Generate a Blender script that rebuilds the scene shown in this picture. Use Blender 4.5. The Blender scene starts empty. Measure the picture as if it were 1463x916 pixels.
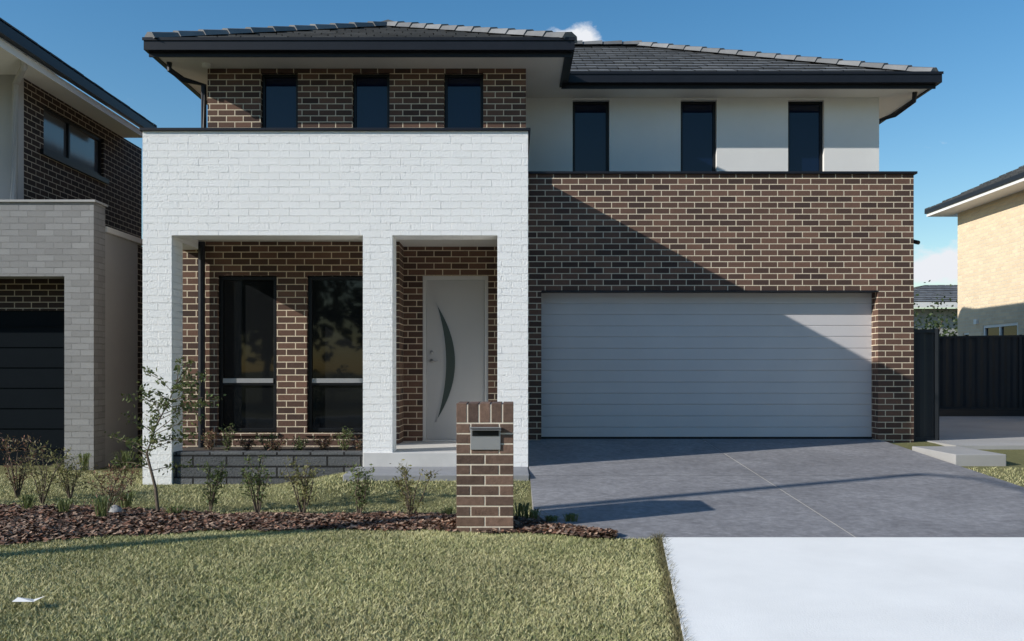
import bpy, math, random
import numpy as np
from mathutils import Vector, noise
random.seed(7); rng=np.random.default_rng(7)
scene=bpy.context.scene
scene.view_settings.view_transform='Standard'
try: scene.view_settings.look='None'
except Exception: pass
scene.view_settings.exposure=0

# ------------------------------------------------------------------ materials
def new_mat(name):
    m=bpy.data.materials.new(name); m.use_nodes=True
    nt=m.node_tree; b=nt.nodes['Principled BSDF']
    return m,nt,b
def N(nt,t,**kw):
    n=nt.nodes.new(t)
    for k,v in kw.items():
        if k in n.inputs: n.inputs[k].default_value=v
        else: setattr(n,k,v)
    return n
def ramp(nt,stops):
    r=nt.nodes.new('ShaderNodeValToRGB'); e=r.color_ramp.elements
    while len(e)<len(stops): e.new(0.5)
    for i,(p,c) in enumerate(stops):
        e[i].position=p; e[i].color=(c[0],c[1],c[2],1) if hasattr(c,'__len__') else (c,c,c,1)
    return r
def plain(name,col,rough=0.6,var=0.12,scale=3.0,bump=0.0,bscale=60,metal=0,spec=0.5):
    m,nt,b=new_mat(name)
    tc=N(nt,'ShaderNodeTexCoord')
    n1=N(nt,'ShaderNodeTexNoise',Scale=scale,Detail=8.0,Roughness=0.6)
    nt.links.new(tc.outputs['Object'],n1.inputs['Vector'])
    r=ramp(nt,[(0.25,[c*(1-var) for c in col]),(0.75,[min(1,c*(1+var)) for c in col])])
    nt.links.new(n1.outputs['Fac'],r.inputs['Fac']); nt.links.new(r.outputs['Color'],b.inputs['Base Color'])
    b.inputs['Roughness'].default_value=rough; b.inputs['Metallic'].default_value=metal
    b.inputs['Specular IOR Level'].default_value=spec
    if bump>0:
        n2=N(nt,'ShaderNodeTexNoise',Scale=bscale,Detail=6.0)
        nt.links.new(tc.outputs['Object'],n2.inputs['Vector'])
        bp=N(nt,'ShaderNodeBump',Strength=1.0,Distance=bump)
        nt.links.new(n2.outputs['Fac'],bp.inputs['Height']); nt.links.new(bp.outputs['Normal'],b.inputs['Normal'])
    return m
def brick(name,c1,c2,mortar,bw=0.24,rh=0.086,ms=0.011,var=0.25,bdist=0.006,rot=0,rand_bump=0.0,rough=0.85,wob=0.0,noise_b=0.0,fade=False,lowvar=0.0):
    m,nt,b=new_mat(name)
    uv=N(nt,'ShaderNodeUVMap'); uv.uv_map='UVMap'; mp=N(nt,'ShaderNodeMapping'); mp.inputs['Rotation'].default_value=(0,0,rot)
    nt.links.new(uv.outputs['UV'],mp.inputs['Vector'])
    vec=mp.outputs['Vector']
    if wob>0:
        nn=N(nt,'ShaderNodeTexNoise',Scale=6.0,Detail=5.0)
        nt.links.new(vec,nn.inputs['Vector'])
        sb=N(nt,'ShaderNodeVectorMath',operation='SUBTRACT'); sb.inputs[1].default_value=(.5,.5,.5)
        nt.links.new(nn.outputs['Color'],sb.inputs[0])
        sc=N(nt,'ShaderNodeVectorMath',operation='SCALE'); sc.inputs['Scale'].default_value=wob
        nt.links.new(sb.outputs[0],sc.inputs[0])
        ad=N(nt,'ShaderNodeVectorMath',operation='ADD')
        nt.links.new(vec,ad.inputs[0]); nt.links.new(sc.outputs[0],ad.inputs[1]); vec=ad.outputs[0]
    bt=N(nt,'ShaderNodeTexBrick'); bt.offset=0.5
    for k,v in {'Color1':(*c1,1),'Color2':(*c2,1),'Mortar':(*mortar,1),'Scale':1.0,'Mortar Size':ms,'Mortar Smooth':0.15,'Bias':0.0,'Brick Width':bw,'Row Height':rh}.items():
        bt.inputs[k].default_value=v
    nt.links.new(vec,bt.inputs['Vector'])
    n1=N(nt,'ShaderNodeTexNoise',Scale=1.3,Detail=8.0,Roughness=0.7); nt.links.new(uv.outputs['UV'],n1.inputs['Vector'])
    n3=N(nt,'ShaderNodeTexNoise',Scale=45.0,Detail=5.0,Roughness=0.7); nt.links.new(uv.outputs['UV'],n3.inputs['Vector'])
    add=N(nt,'ShaderNodeMath',operation='ADD'); nt.links.new(n1.outputs['Fac'],add.inputs[0]); nt.links.new(n3.outputs['Fac'],add.inputs[1])
    mr=N(nt,'ShaderNodeMapRange'); mr.inputs['From Min'].default_value=0.6; mr.inputs['From Max'].default_value=1.4
    mr.inputs['To Min'].default_value=1-var; mr.inputs['To Max'].default_value=1+var
    nt.links.new(add.outputs[0],mr.inputs['Value'])
    vm=N(nt,'ShaderNodeVectorMath',operation='SCALE'); nt.links.new(bt.outputs['Color'],vm.inputs[0]); nt.links.new(mr.outputs[0],vm.inputs['Scale'])
    nt.links.new(vm.outputs[0],b.inputs['Base Color'])
    b.inputs['Roughness'].default_value=rough; b.inputs['Specular IOR Level'].default_value=0.2
    facout=bt.outputs['Fac']
    if fade:
        nf=N(nt,'ShaderNodeTexNoise',Scale=2.6,Detail=5.0,Roughness=0.7); nt.links.new(uv.outputs['UV'],nf.inputs['Vector'])
        mf=N(nt,'ShaderNodeMapRange'); mf.inputs['From Min'].default_value=0.38; mf.inputs['From Max'].default_value=0.62; mf.inputs['To Min'].default_value=0.15; mf.inputs['To Max'].default_value=1.3
        nt.links.new(nf.outputs['Fac'],mf.inputs['Value'])
        mm=N(nt,'ShaderNodeMath',operation='MULTIPLY'); nt.links.new(facout,mm.inputs[0]); nt.links.new(mf.outputs[0],mm.inputs[1]); facout=mm.outputs[0]
    inv=N(nt,'ShaderNodeMath',operation='SUBTRACT'); inv.inputs[0].default_value=1.0; nt.links.new(facout,inv.inputs[1])
    h=inv.outputs[0]
    if rand_bump>0:
        b2=N(nt,'ShaderNodeTexBrick'); b2.offset=0.5
        for k,v in {'Color1':(0,0,0,1),'Color2':(1,1,1,1),'Mortar':(0,0,0,1),'Scale':1.0,'Mortar Size':ms,'Mortar Smooth':0.3,'Bias':-0.45,'Brick Width':bw,'Row Height':rh}.items():
            b2.inputs[k].default_value=v
        nt.links.new(vec,b2.inputs['Vector'])
        ma=N(nt,'ShaderNodeMath',operation='MULTIPLY_ADD'); ma.inputs[1].default_value=rand_bump
        nt.links.new(b2.outputs['Color'],ma.inputs[0]); nt.links.new(h,ma.inputs[2]); h=ma.outputs[0]
    ma2=N(nt,'ShaderNodeMath',operation='MULTIPLY_ADD'); ma2.inputs[1].default_value=0.35+noise_b
    nt.links.new(n3.outputs['Fac'],ma2.inputs[0]); nt.links.new(h,ma2.inputs[2]); h=ma2.outputs[0]
    bp=N(nt,'ShaderNodeBump',Strength=1.0,Distance=bdist); nt.links.new(h,bp.inputs['Height']); nt.links.new(bp.outputs['Normal'],b.inputs['Normal'])
    return m
def attr_mat(name,rough=0.7,trans=0.0,nvar=0.0,nscale=1.0,bump=0):
    m,nt,b=new_mat(name)
    a=N(nt,'ShaderNodeAttribute'); a.attribute_name='Col'
    out=a.outputs['Color']
    if nvar>0:
        tc=N(nt,'ShaderNodeTexCoord'); n1=N(nt,'ShaderNodeTexNoise',Scale=nscale,Detail=6.0,Roughness=0.65)
        nt.links.new(tc.outputs['Object'],n1.inputs['Vector'])
        mr=N(nt,'ShaderNodeMapRange'); mr.inputs['From Min'].default_value=0.3; mr.inputs['From Max'].default_value=0.7
        mr.inputs['To Min'].default_value=1-nvar; mr.inputs['To Max'].default_value=1+nvar
        nt.links.new(n1.outputs['Fac'],mr.inputs['Value'])
        vm=N(nt,'ShaderNodeVectorMath',operation='SCALE'); nt.links.new(out,vm.inputs[0]); nt.links.new(mr.outputs[0],vm.inputs['Scale']); out=vm.outputs[0]
    nt.links.new(out,b.inputs['Base Color']); b.inputs['Roughness'].default_value=rough
    b.inputs['Specular IOR Level'].default_value=0.25
    if trans>0:
        tr=N(nt,'ShaderNodeBsdfTranslucent'); nt.links.new(out,tr.inputs['Color'])
        mx=N(nt,'ShaderNodeMixShader'); mx.inputs[0].default_value=trans
        o=nt.nodes['Material Output']
        nt.links.new(b.outputs[0],mx.inputs[1]); nt.links.new(tr.outputs[0],mx.inputs[2]); nt.links.new(mx.outputs[0],o.inputs['Surface'])
    if bump>0:
        tc=N(nt,'ShaderNodeTexCoord'); n2=N(nt,'ShaderNodeTexNoise',Scale=70.0,Detail=4.0)
        nt.links.new(tc.outputs['Object'],n2.inputs['Vector'])
        bp=N(nt,'ShaderNodeBump',Strength=1.0,Distance=bump); nt.links.new(n2.outputs['Fac'],bp.inputs['Height']); nt.links.new(bp.outputs['Normal'],b.inputs['Normal'])
    return m

M_brick=brick('brown_brick',(0.175,0.098,0.070),(0.066,0.042,0.035),(0.70,0.59,0.44),ms=0.0068,var=0.25,bdist=0.009)
M_white=brick('white_brick',(0.94,0.925,0.90),(0.91,0.90,0.875),(0.90,0.885,0.86),ms=0.0055,var=0.035,bdist=0.013,rand_bump=1.0,wob=0.016,noise_b=0.45,fade=True)
M_nbrick=brick('grey_brick',(0.31,0.305,0.30),(0.25,0.245,0.24),(0.24,0.235,0.23),ms=0.006,var=0.12,bdist=0.010,rand_bump=0.9,wob=0.012,fade=True)
M_dbrick=brick('dark_brick',(0.05,0.032,0.026),(0.03,0.022,0.02),(0.42,0.36,0.28),ms=0.007,var=0.2)
M_cream=brick('cream_brick',(0.78,0.62,0.42),(0.68,0.53,0.36),(0.70,0.61,0.48),ms=0.008,var=0.12)
M_block=brick('split_block',(0.20,0.205,0.21),(0.12,0.125,0.13),(0.03,0.03,0.03),bw=0.40,rh=0.13,ms=0.012,var=0.35,bdist=0.03,rand_bump=0.3,noise_b=1.2)
M_render=plain('render_wall',(0.76,0.74,0.71),0.85,0.05,1.2,0.0015,120)
M_nrender=plain('neighbour_render',(0.38,0.37,0.36),0.85,0.08,1.2,0.0015,120)
M_cap=plain('dark_metal_cap',(0.013,0.014,0.019),0.45,0.15,5,spec=0.3)
M_black=plain('black_frame',(0.009,0.010,0.012),0.4,0.15,5,spec=0.3)
M_soffit=plain('soffit_paint',(0.74,0.71,0.66),0.7,0.04,2)
M_garage=plain('garage_door_paint',(0.60,0.57,0.565),0.45,0.04,1.5,0.0006,200,spec=0.3)
M_door=plain('door_paint',(0.47,0.46,0.455),0.45,0.03,2,spec=0.3)
M_doorfr=plain('door_frame_paint',(0.62,0.61,0.60),0.5,0.03,2)
M_conc=plain('pale_concrete',(0.88,0.855,0.81),0.85,0.08,1.1,0.002,90)
M_slab=plain('slab_concrete',(0.56,0.545,0.52),0.85,0.12,3,0.002,90)
M_path=plain('paver_grey',(0.27,0.27,0.28),0.85,0.12,3,0.002,90)
M_sidec=plain('side_concrete',(0.34,0.33,0.32),0.85,0.15,1,0.002,90)
M_fence=plain('fence_metal',(0.03,0.033,0.037),0.5,0.1,2,spec=0.3)
M_steel=plain('steel',(0.42,0.42,0.43),0.4,0.05,5,metal=0.5)
M_tile=attr_mat('roof_tile',0.6,0,0.2,2.0,0.002)
M_leaf=attr_mat('leaf',0.5,0.3)
M_grass=attr_mat('grass_blade',0.6,0.0,0.22,0.9)
M_chip=attr_mat('bark_chip',0.85,0,0.2,3)
M_letter=attr_mat('letterbox_brick',0.85,0,0.25,18.0,0.003)
M_mortar=plain('mortar',(0.70,0.61,0.49),0.9,0.1,20,0.002,150)
M_wood=plain('bark',(0.12,0.09,0.065),0.9,0.3,20)
M_white_p=plain('white_paint',(0.80,0.78,0.75),0.5,0.04,2)
M_soil=plain('soil',(0.055,0.042,0.032),0.95,0.4,6,0.01,30)
M_gatecol=plain('garage_dark_paint',(0.008,0.011,0.014),0.85,0.1,2,spec=0.03)

def glass(name,col,rough=0.02,spec=0.6):
    m,nt,b=new_mat(name)
    b.inputs['Base Color'].default_value=(*col,1); b.inputs['Roughness'].default_value=rough
    b.inputs['Specular IOR Level'].default_value=spec
    tc=N(nt,'ShaderNodeTexCoord'); n=N(nt,'ShaderNodeTexNoise',Scale=1.2,Detail=2.0)
    nt.links.new(tc.outputs['Object'],n.inputs['Vector'])
    bp=N(nt,'ShaderNodeBump',Strength=0.5,Distance=0.004); nt.links.new(n.outputs['Fac'],bp.inputs['Height']); nt.links.new(bp.outputs['Normal'],b.inputs['Normal'])
    return m
M_glass=glass('window_glass',(0.003,0.008,0.028),0.02,0.45)
M_glassd=glass('lower_glass',(0.010,0.011,0.012),0.03,0.35)
M_glassf=glass('frosted_glass',(0.03,0.05,0.055),0.25)

def driveway_mat():
    m,nt,b=new_mat('driveway_sealed_concrete')
    tc=N(nt,'ShaderNodeTexCoord')
    a=N(nt,'ShaderNodeTexNoise',Scale=0.9,Detail=12.0,Roughness=0.75,Distortion=0.6); c=N(nt,'ShaderNodeTexNoise',Scale=14.0,Detail=8.0,Roughness=0.7)
    for n in (a,c): nt.links.new(tc.outputs['Object'],n.inputs['Vector'])
    ad=N(nt,'ShaderNodeMath',operation='ADD'); nt.links.new(a.outputs['Fac'],ad.inputs[0]); nt.links.new(c.outputs['Fac'],ad.inputs[1])
    mr=N(nt,'ShaderNodeMath',operation='MULTIPLY'); mr.inputs[1].default_value=0.5; nt.links.new(ad.outputs[0],mr.inputs[0])
    r=ramp(nt,[(0.38,(0.165,0.16,0.165)),(0.5,(0.235,0.228,0.233)),(0.62,(0.33,0.32,0.325))])
    nt.links.new(mr.outputs[0],r.inputs['Fac']); nt.links.new(r.outputs['Color'],b.inputs['Base Color'])
    b.inputs['Roughness'].default_value=0.7; b.inputs['Specular IOR Level'].default_value=0.15
    bp=N(nt,'ShaderNodeBump',Strength=1.0,Distance=0.003); nt.links.new(c.outputs['Fac'],bp.inputs['Height']); nt.links.new(bp.outputs['Normal'],b.inputs['Normal'])
    return m
M_drive=driveway_mat()
def ground_mat():
    m,nt,b=new_mat('ground_grass')
    tc=N(nt,'ShaderNodeTexCoord')
    a=N(nt,'ShaderNodeTexNoise',Scale=0.7,Detail=8.0,Roughness=0.7); c=N(nt,'ShaderNodeTexNoise',Scale=40.0,Detail=8.0,Roughness=0.8)
    for n in (a,c): nt.links.new(tc.outputs['Object'],n.inputs['Vector'])
    ad=N(nt,'ShaderNodeMath',operation='ADD'); nt.links.new(a.outputs['Fac'],ad.inputs[0]); nt.links.new(c.outputs['Fac'],ad.inputs[1])
    mr=N(nt,'ShaderNodeMath',operation='MULTIPLY'); mr.inputs[1].default_value=0.5; nt.links.new(ad.outputs[0],mr.inputs[0])
    r=ramp(nt,[(0.32,(0.09,0.09,0.042)),(0.5,(0.18,0.175,0.08)),(0.68,(0.29,0.26,0.13))])
    nt.links.new(mr.outputs[0],r.inputs['Fac']); nt.links.new(r.outputs['Color'],b.inputs['Base Color'])
    b.inputs['Roughness'].default_value=0.95; b.inputs['Specular IOR Level'].default_value=0.1
    bp=N(nt,'ShaderNodeBump',Strength=1.0,Distance=0.02); nt.links.new(c.outputs['Fac'],bp.inputs['Height']); nt.links.new(bp.outputs['Normal'],b.inputs['Normal'])
    return m
M_ground=ground_mat()
M_asphalt=plain('asphalt',(0.05,0.05,0.052),0.9,0.25,8,0.004,120)

# ------------------------------------------------------------------ mesh helpers
class MB:
    def __init__(s): s.v=[];s.f=[];s.m=[];s.c=[]
    def poly(s,pts,mi=0,col=None):
        i=len(s.v); s.v+= [tuple(p) for p in pts]; s.f.append(tuple(range(i,i+len(pts)))); s.m.append(mi); s.c.append(col or (1,1,1))
    def box(s,x0,x1,y0,y1,z0,z1,mi=0,col=None):
        i=len(s.v)
        s.v+=[(x0,y0,z0),(x1,y0,z0),(x1,y1,z0),(x0,y1,z0),(x0,y0,z1),(x1,y0,z1),(x1,y1,z1),(x0,y1,z1)]
        for f in [(0,3,2,1),(4,5,6,7),(0,1,5,4),(1,2,6,5),(2,3,7,6),(3,0,4,7)]:
            s.f.append(tuple(i+k for k in f)); s.m.append(mi); s.c.append(col or (1,1,1))
    def tube(s,pts,rad,n=6,mi=0,col=None):
        rings=[]
        for k,p in enumerate(pts):
            p=Vector(p); a=Vector(pts[max(0,k-1)]); b=Vector(pts[min(len(pts)-1,k+1)])
            d=(b-a).normalized(); u=d.cross(Vector((0,0,1)))
            if u.length<0.1: u=d.cross(Vector((1,0,0)))
            u.normalize(); w=d.cross(u); r=rad[k] if hasattr(rad,'__len__') else rad
            i=len(s.v)
            for j in range(n):
                t=2*math.pi*j/n; s.v.append(tuple(p+u*math.cos(t)*r+w*math.sin(t)*r))
            rings.append(i)
        for k in range(len(rings)-1):
            for j in range(n):
                a,b=rings[k],rings[k+1]; s.f.append((a+j,a+(j+1)%n,b+(j+1)%n,b+j)); s.m.append(mi); s.c.append(col or (1,1,1))
        for r0,rev in ((rings[0],True),(rings[-1],False)):
            f=tuple(range(r0,r0+n)); s.f.append(f[::-1] if rev else f); s.m.append(mi); s.c.append(col or (1,1,1))
    def obj(s,name,mats,parent=None,bevel=0,smooth=False):
        me=bpy.data.meshes.new(name); me.from_pydata(s.v,[],s.f)
        for m in (mats if isinstance(mats,(list,tuple)) else [mats]): me.materials.append(m)
        me.polygons.foreach_set('material_index',s.m)
        me.uv_layers.new(name='UVMap'); me.color_attributes.new('Col','FLOAT_COLOR','CORNER')
        me.update()
        uvs=np.zeros(len(me.loops)*2,dtype=np.float32); cols=np.ones(len(me.loops)*4,dtype=np.float32)
        for p in me.polygons:
            n=p.normal; ax,ay,az=abs(n.x),abs(n.y),abs(n.z); c=s.c[p.index]
            for li in p.loop_indices:
                x,y,z=me.vertices[me.loops[li].vertex_index].co
                if az>ax and az>ay: u,v=x,y
                elif ax>ay: u,v=y+0.06,z
                else: u,v=x,z
                uvs[2*li]=u+48; uvs[2*li+1]=v+4.3; cols[4*li:4*li+3]=c
        me.uv_layers['UVMap'].data.foreach_set('uv',uvs); me.color_attributes['Col'].data.foreach_set('color',cols)
        me.update()
        if smooth: me.polygons.foreach_set('use_smooth',[True]*len(me.polygons))
        o=bpy.data.objects.new(name,me); scene.collection.objects.link(o)
        if parent: o.parent=parent
        if bevel>0:
            b=o.modifiers.new('bevel','BEVEL'); b.width=bevel; b.segments=2; b.limit_method='ANGLE'
        return o
def empty(name):
    o=bpy.data.objects.new(name,None); scene.collection.objects.link(o); return o
def wall(mb,axis,a0,a1,z0,z1,d0,d1,ops=(),mi=0):
    xs=sorted({a0,a1}|{min(max(o[k],a0),a1) for o in ops for k in (0,1)}); zs=sorted({z0,z1}|{min(max(o[k],z0),z1) for o in ops for k in (2,3)})
    for i in range(len(xs)-1):
        run=None
        for j in range(len(zs)):
            solid=False
            if j<len(zs)-1:
                cx,cz=(xs[i]+xs[i+1])/2,(zs[j]+zs[j+1])/2
                solid=not any(o[0]<cx<o[1] and o[2]<cz<o[3] for o in ops)
            if solid and run is None: run=zs[j]
            if not solid and run is not None:
                if axis=='x': mb.box(xs[i],xs[i+1],d0,d1,run,zs[j],mi)
                else: mb.box(d0,d1,xs[i],xs[i+1],run,zs[j],mi)
                run=None
def window(parent,x0,x1,z0,z1,y,fr=0.045,bars=(),gm=None,name='window'):
    f=MB(); 
    f.box(x0,x0+fr,y,y+0.07,z0,z1); f.box(x1-fr,x1,y,y+0.07,z0,z1)
    f.box(x0+fr,x1-fr,y,y+0.07,z1-fr,z1); f.box(x0+fr,x1-fr,y,y+0.07,z0,z0+fr)
    for b in bars: f.box(x0+fr,x1-fr,y+0.005,y+0.065,b-0.025,b+0.025)
    f.obj(name+'_frame',M_black,parent,0.004)
    g=MB(); g.box(x0+fr*0.5,x1-fr*0.5,y+0.035,y+0.045,z0+fr*0.5,z1-fr*0.5); g.obj(name+'_glass',gm or M_glass,parent)

def mesh_np(name,verts,faces_n,cols,mat,parent=None):
    k=faces_n; n=len(verts)//k
    me=bpy.data.meshes.new(name); me.vertices.add(len(verts)); me.vertices.foreach_set('co',verts.astype(np.float32).ravel())
    me.loops.add(n*k); me.loops.foreach_set('vertex_index',np.arange(n*k,dtype=np.int32))
    me.polygons.add(n); me.polygons.foreach_set('loop_start',np.arange(0,n*k,k,dtype=np.int32))
    try: me.polygons.foreach_set('loop_total',np.full(n,k,dtype=np.int32))
    except Exception: pass
    me.materials.append(mat)
    me.update(calc_edges=True)
    ca=me.color_attributes.new('Col','FLOAT_COLOR','POINT')
    c=np.ones((len(verts),4),dtype=np.float32); c[:,:3]=cols
    ca.data.foreach_set('color',c.ravel())
    o=bpy.data.objects.new(name,me); scene.collection.objects.link(o)
    if parent: o.parent=parent
    return o

# ------------------------------------------------------------------ terrain
def sm(a,b,x):
    t=np.clip((x-a)/(b-a),0,1); return t*t*(3-2*t)
def zd(y): return -0.34*np.clip((13.1-y)/(13.1-7.26),0,1)
def gz(x,y):
    x=np.asarray(x,float); y=np.asarray(y,float)
    left=-0.35+0.15*sm(-2.9,-1.8,x)*sm(8.9,9.9,y)
    right=zd(y)-0.03
    g=left+(right-left)*sm(0.6,4.8,x)
    g=np.where(y<7.26,np.minimum(g,-0.35)-0.045*(7.26-np.maximum(y,1.9)),g)
    g=np.where(y<1.85,-0.78,g)
    g=np.where(y<-5.6,-0.58,g)
    return g
def terrain():
    xs=np.concatenate([[-900,-300,-100,-50,-30,-20],np.arange(-14,18.01,0.4),[22,30,50,100,300,900]])
    ys=np.concatenate([[-900,-300,-100,-40,-20,-12,-8,-5.7,-5.6,-4,-2,0,1.84,1.86],np.arange(2.2,26,0.4),[30,40,60,100,300,900]])
    mb=MB(); 
    X,Y=np.meshgrid(xs,ys); Z=gz(X,Y)
    mb.v=[(float(a),float(b),float(c)) for a,b,c in zip(X.ravel(),Y.ravel(),Z.ravel())]
    w=len(xs)
    for j in range(len(ys)-1):
        for i in range(w-1):
            mb.f.append((j*w+i,j*w+i+1,(j+1)*w+i+1,(j+1)*w+i)); mb.m.append(0); mb.c.append((1,1,1))
    mb.obj('ground',M_ground,smooth=False)
terrain()
r=MB(); r.box(-200,200,-5.3,1.55,-0.9,-0.74); r.obj('road',M_asphalt)
k=MB()
k.box(-200,0.55,1.56,1.9,-0.9,-0.585); k.box(6.6,200,1.56,1.9,-0.9,-0.585); k.box(0.56,6.59,1.57,1.9,-0.9,-0.68)
k.box(-200,200,-5.75,-5.31,-0.9,-0.56); k.obj('kerb',M_slab,bevel=0.02)

def xl(y): return 0.82+ (y-4.0)*0.115
cr=MB()
ys=[1.91,3.0,4.0,5.0,6.0,7.25]
for a,b in zip(ys[:-1],ys[1:]):
    za,zb=float(gz(2,a))+0.03,float(gz(2,b))+0.03
    if a<2: za=-0.66
    cr.poly([(xl(a),a,za),(6.3,a,za),(6.3,b,zb),(xl(b),b,zb)])
    cr.poly([(xl(a),a,za-0.12),(xl(a),a,za),(xl(b),b,zb),(xl(b),b,zb-0.12)])
cr.obj('crossover',M_conc)

dv=MB()
def dz(y): return float(zd(y))
lefts=[(7.262,0.86),(7.6,0.52),(7.95,0.27),(8.3,0.2),(13.5,0.2)]
def dl(y):
    for (a,xa),(b,xb) in zip(lefts[:-1],lefts[1:]):
        if a<=y<=b: return xa+(xb-xa)*(y-a)/(b-a)
    return 0.2
yb=[7.262,7.45,7.6,7.78,7.95,8.3,9.2,10.16,10.17,11.5,13.1,13.5]
def strip(x0f,x1f):
    for a,b in zip(yb[:-1],yb[1:]):
        if abs(a-10.16)<1e-6: continue
        dv.poly([(x0f(a),a,dz(a)),(x1f(a),a,dz(a)),(x1f(b),b,dz(b)),(x0f(b),b,dz(b))])
strip(dl,lambda y:2.755); strip(lambda y:2.765,lambda y:5.33)
for a,b in zip(yb[:-1],yb[1:]):
    dv.poly([(dl(a),a,dz(a)-0.2),(dl(a),a,dz(a)),(dl(b),b,dz(b)),(dl(b),b,dz(b)-0.2)])
    dv.poly([(5.33,a,dz(a)-0.2),(5.33,b,dz(b)-0.2),(5.33,b,dz(b)),(5.33,a,dz(a))])
dv.obj('driveway',M_drive)
jf=MB(); jf.poly([(2.74,7.27,-0.346),(2.78,7.27,-0.346),(2.78,13.1,-0.006),(2.74,13.1,-0.006)]); 
jf.poly([(0.21,10.1,dz(10.1)-0.006),(5.3,10.1,dz(10.1)-0.006),(5.3,10.22,dz(10.22)-0.006),(0.21,10.22,dz(10.22)-0.006)])
jf.obj('driveway_joint',M_slab)

pp=MB(); pp.box(-1.85,0.19,9.95,10.79,-0.4,-0.135); pp.obj('path',M_path,bevel=0.01)
sp=MB(); sp.box(5.36,5.98,11.0,12.2,-0.3,-0.01); sp.obj('side_step',M_sidec,bevel=0.01)
sc=MB(); sc.box(6.05,11.5,12.4,40,-0.3,-0.018); sc.obj('side_path',M_sidec)

# ------------------------------------------------------------------ roofs
def hexcol(): 
    v=random.uniform(0.78,1.22)*0.18; return (v*1.0,v,v*1.0)
TAN=math.tan(math.radians(25)); TANP=math.tan(math.radians(23.6))
def slope(mb,A,u,v,L,R,z0,kl,kr,tw=0.33,tg=0.33,T=None):
    T=T or TAN
    A=Vector(A);u=Vector(u);v=Vector(v)
    def P(s,r,h): 
        q=A+u*s+v*r; return (q.x,q.y,z0+T*r+h)
    mb.poly([P(0,0,0),P(L,0,0),P(L-kr*R,R,0),P(kl*R,R,0)],0,(0.03,0.03,0.03))
    n=int(math.ceil(R/tg))
    for i in range(n):
        r0=i*tg; r1=min(R,r0+tg+0.02)
        off=(i%2)*tw/2
        s=-off
        while s<L:
            a,b=s+0.007,s+tw-0.007
            l0,l1=kl*r0,kl*r1; h0,h1=L-kr*r0,L-kr*r1
            a0,b0=min(max(a,l0),h0),min(max(b,l0),h0); a1,b1=min(max(a,l1),h1),min(max(b,l1),h1)
            if b0-a0>0.01 or b1-a1>0.01:
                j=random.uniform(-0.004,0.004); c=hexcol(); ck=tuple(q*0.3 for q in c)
                t=0.040+j
                mb.poly([P(a0,r0,t),P(b0,r0,t+random.uniform(-.002,.002)),P(b1,r1,0.008+j),P(a1,r1,0.008+j)],0,c)
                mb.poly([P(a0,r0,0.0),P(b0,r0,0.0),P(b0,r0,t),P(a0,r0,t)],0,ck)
            s+=tw
def caps(mb,P0,P1,seg=0.38,w=0.15,h=0.075):
    P0=Vector(P0);P1=Vector(P1);d=P1-P0;L=d.length;d.normalize()
    side=d.cross(Vector((0,0,1))).normalized(); up=side.cross(d).normalized()
    n=max(1,int(L/seg)); st=L/n
    for i in range(n):
        a=P0+d*(i*st-0.02); b=P0+d*((i+1)*st+0.02); c=hexcol()
        def ring(p,k,e): 
            return [p-side*w*k-up*0.02, p-side*w*0.75*k+up*(h*0.55+e), p+up*(h+e), p+side*w*0.75*k+up*(h*0.55+e), p+side*w*k-up*0.02]
        ra=ring(a,1.06,0.022); rb=ring(b,0.92,0.0)
        for q in range(4): mb.poly([ra[q],ra[q+1],rb[q+1],rb[q]],0,c)
        mb.poly(ra[::-1],0,c)

# ------------------------------------------------------------------ MAIN HOUSE
H=empty('brick_house')
P=MB()
X0,X1,Y0=-4.385,0.19,10.8; ZT=3.845; PD=0.36
wall(P,'x',X0,X1,-0.5,ZT,Y0,Y0+PD,[(-4.04,-1.77,-0.5,2.61),(-1.42,-0.174,-0.5,2.61)])
P.box(X0,X0+0.25,Y0+PD,12.95,2.61,ZT)
P.box(X1-0.25,X1,Y0+PD,13.159,-0.3,ZT)
P.obj('porch_white_wall',M_white,H)
c=MB(); c.box(X0-0.03,X1+0.03,Y0-0.03,Y0+PD+0.03,ZT,ZT+0.035); c.box(X0-0.03,X0+0.28,Y0+PD+0.031,12.95,ZT,ZT+0.033); c.box(X1-0.28,X1+0.03,Y0+PD+0.031,13.12,ZT,ZT+0.033)
c.obj('porch_capping',M_cap,H,0.005)
c=MB(); c.box(X0+0.26,X1-0.26,Y0+PD+0.01,13.3,2.72,2.76); c.obj('porch_ceiling',M_soffit,H)
c=MB(); c.box(X0+0.26,X1-0.26,Y0+PD+0.01,13.3,3.45,3.5); c.obj('porch_roof_deck',M_cap,H)
c=MB(); c.box(-1.765,-0.18,10.83,12.6,-0.3,0.03); c.box(-1.765,-0.18,10.78,10.829,-0.3,0.03); c.obj('porch_slab',M_slab,H,0.006)
c=MB(); c.box(-4.035,-1.775,10.84,11.02,-0.5,0.035); c.obj('planter_block_wall',M_block,H,0.008)
c=MB(); c.box(-4.3,-1.80,11.03,12.09,-0.5,-0.01); c.obj('planter_soil',M_soil,H)
R=MB(); 
wall(R,'x',-4.385,-1.5,-0.5,2.72,12.1,12.3,[(-3.92,-3.13,0.18,2.27),(-2.73,-1.86,0.18,2.27)])
R.box(-1.7,-1.5,12.3,12.6,-0.3,2.72)
R.box(-4.385,-4.18,12.301,22,-0.5,3.45)
wall(R,'x',-1.5,-0.06,-0.3,2.72,12.6,12.8,[(-1.24,-0.33,0.02,2.32)])
wall(R,'x',0.192,5.81,-0.3,ZT,13.16,13.40,[(0.425,5.295,-0.05,2.165)])
R.box(5.56,5.81,13.401,22,-0.3,ZT-0.002)
R.box(-4.18,5.56,21.8,22,-0.3,3.45)
R.obj('brick_wall_lower',M_brick,H)
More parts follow.
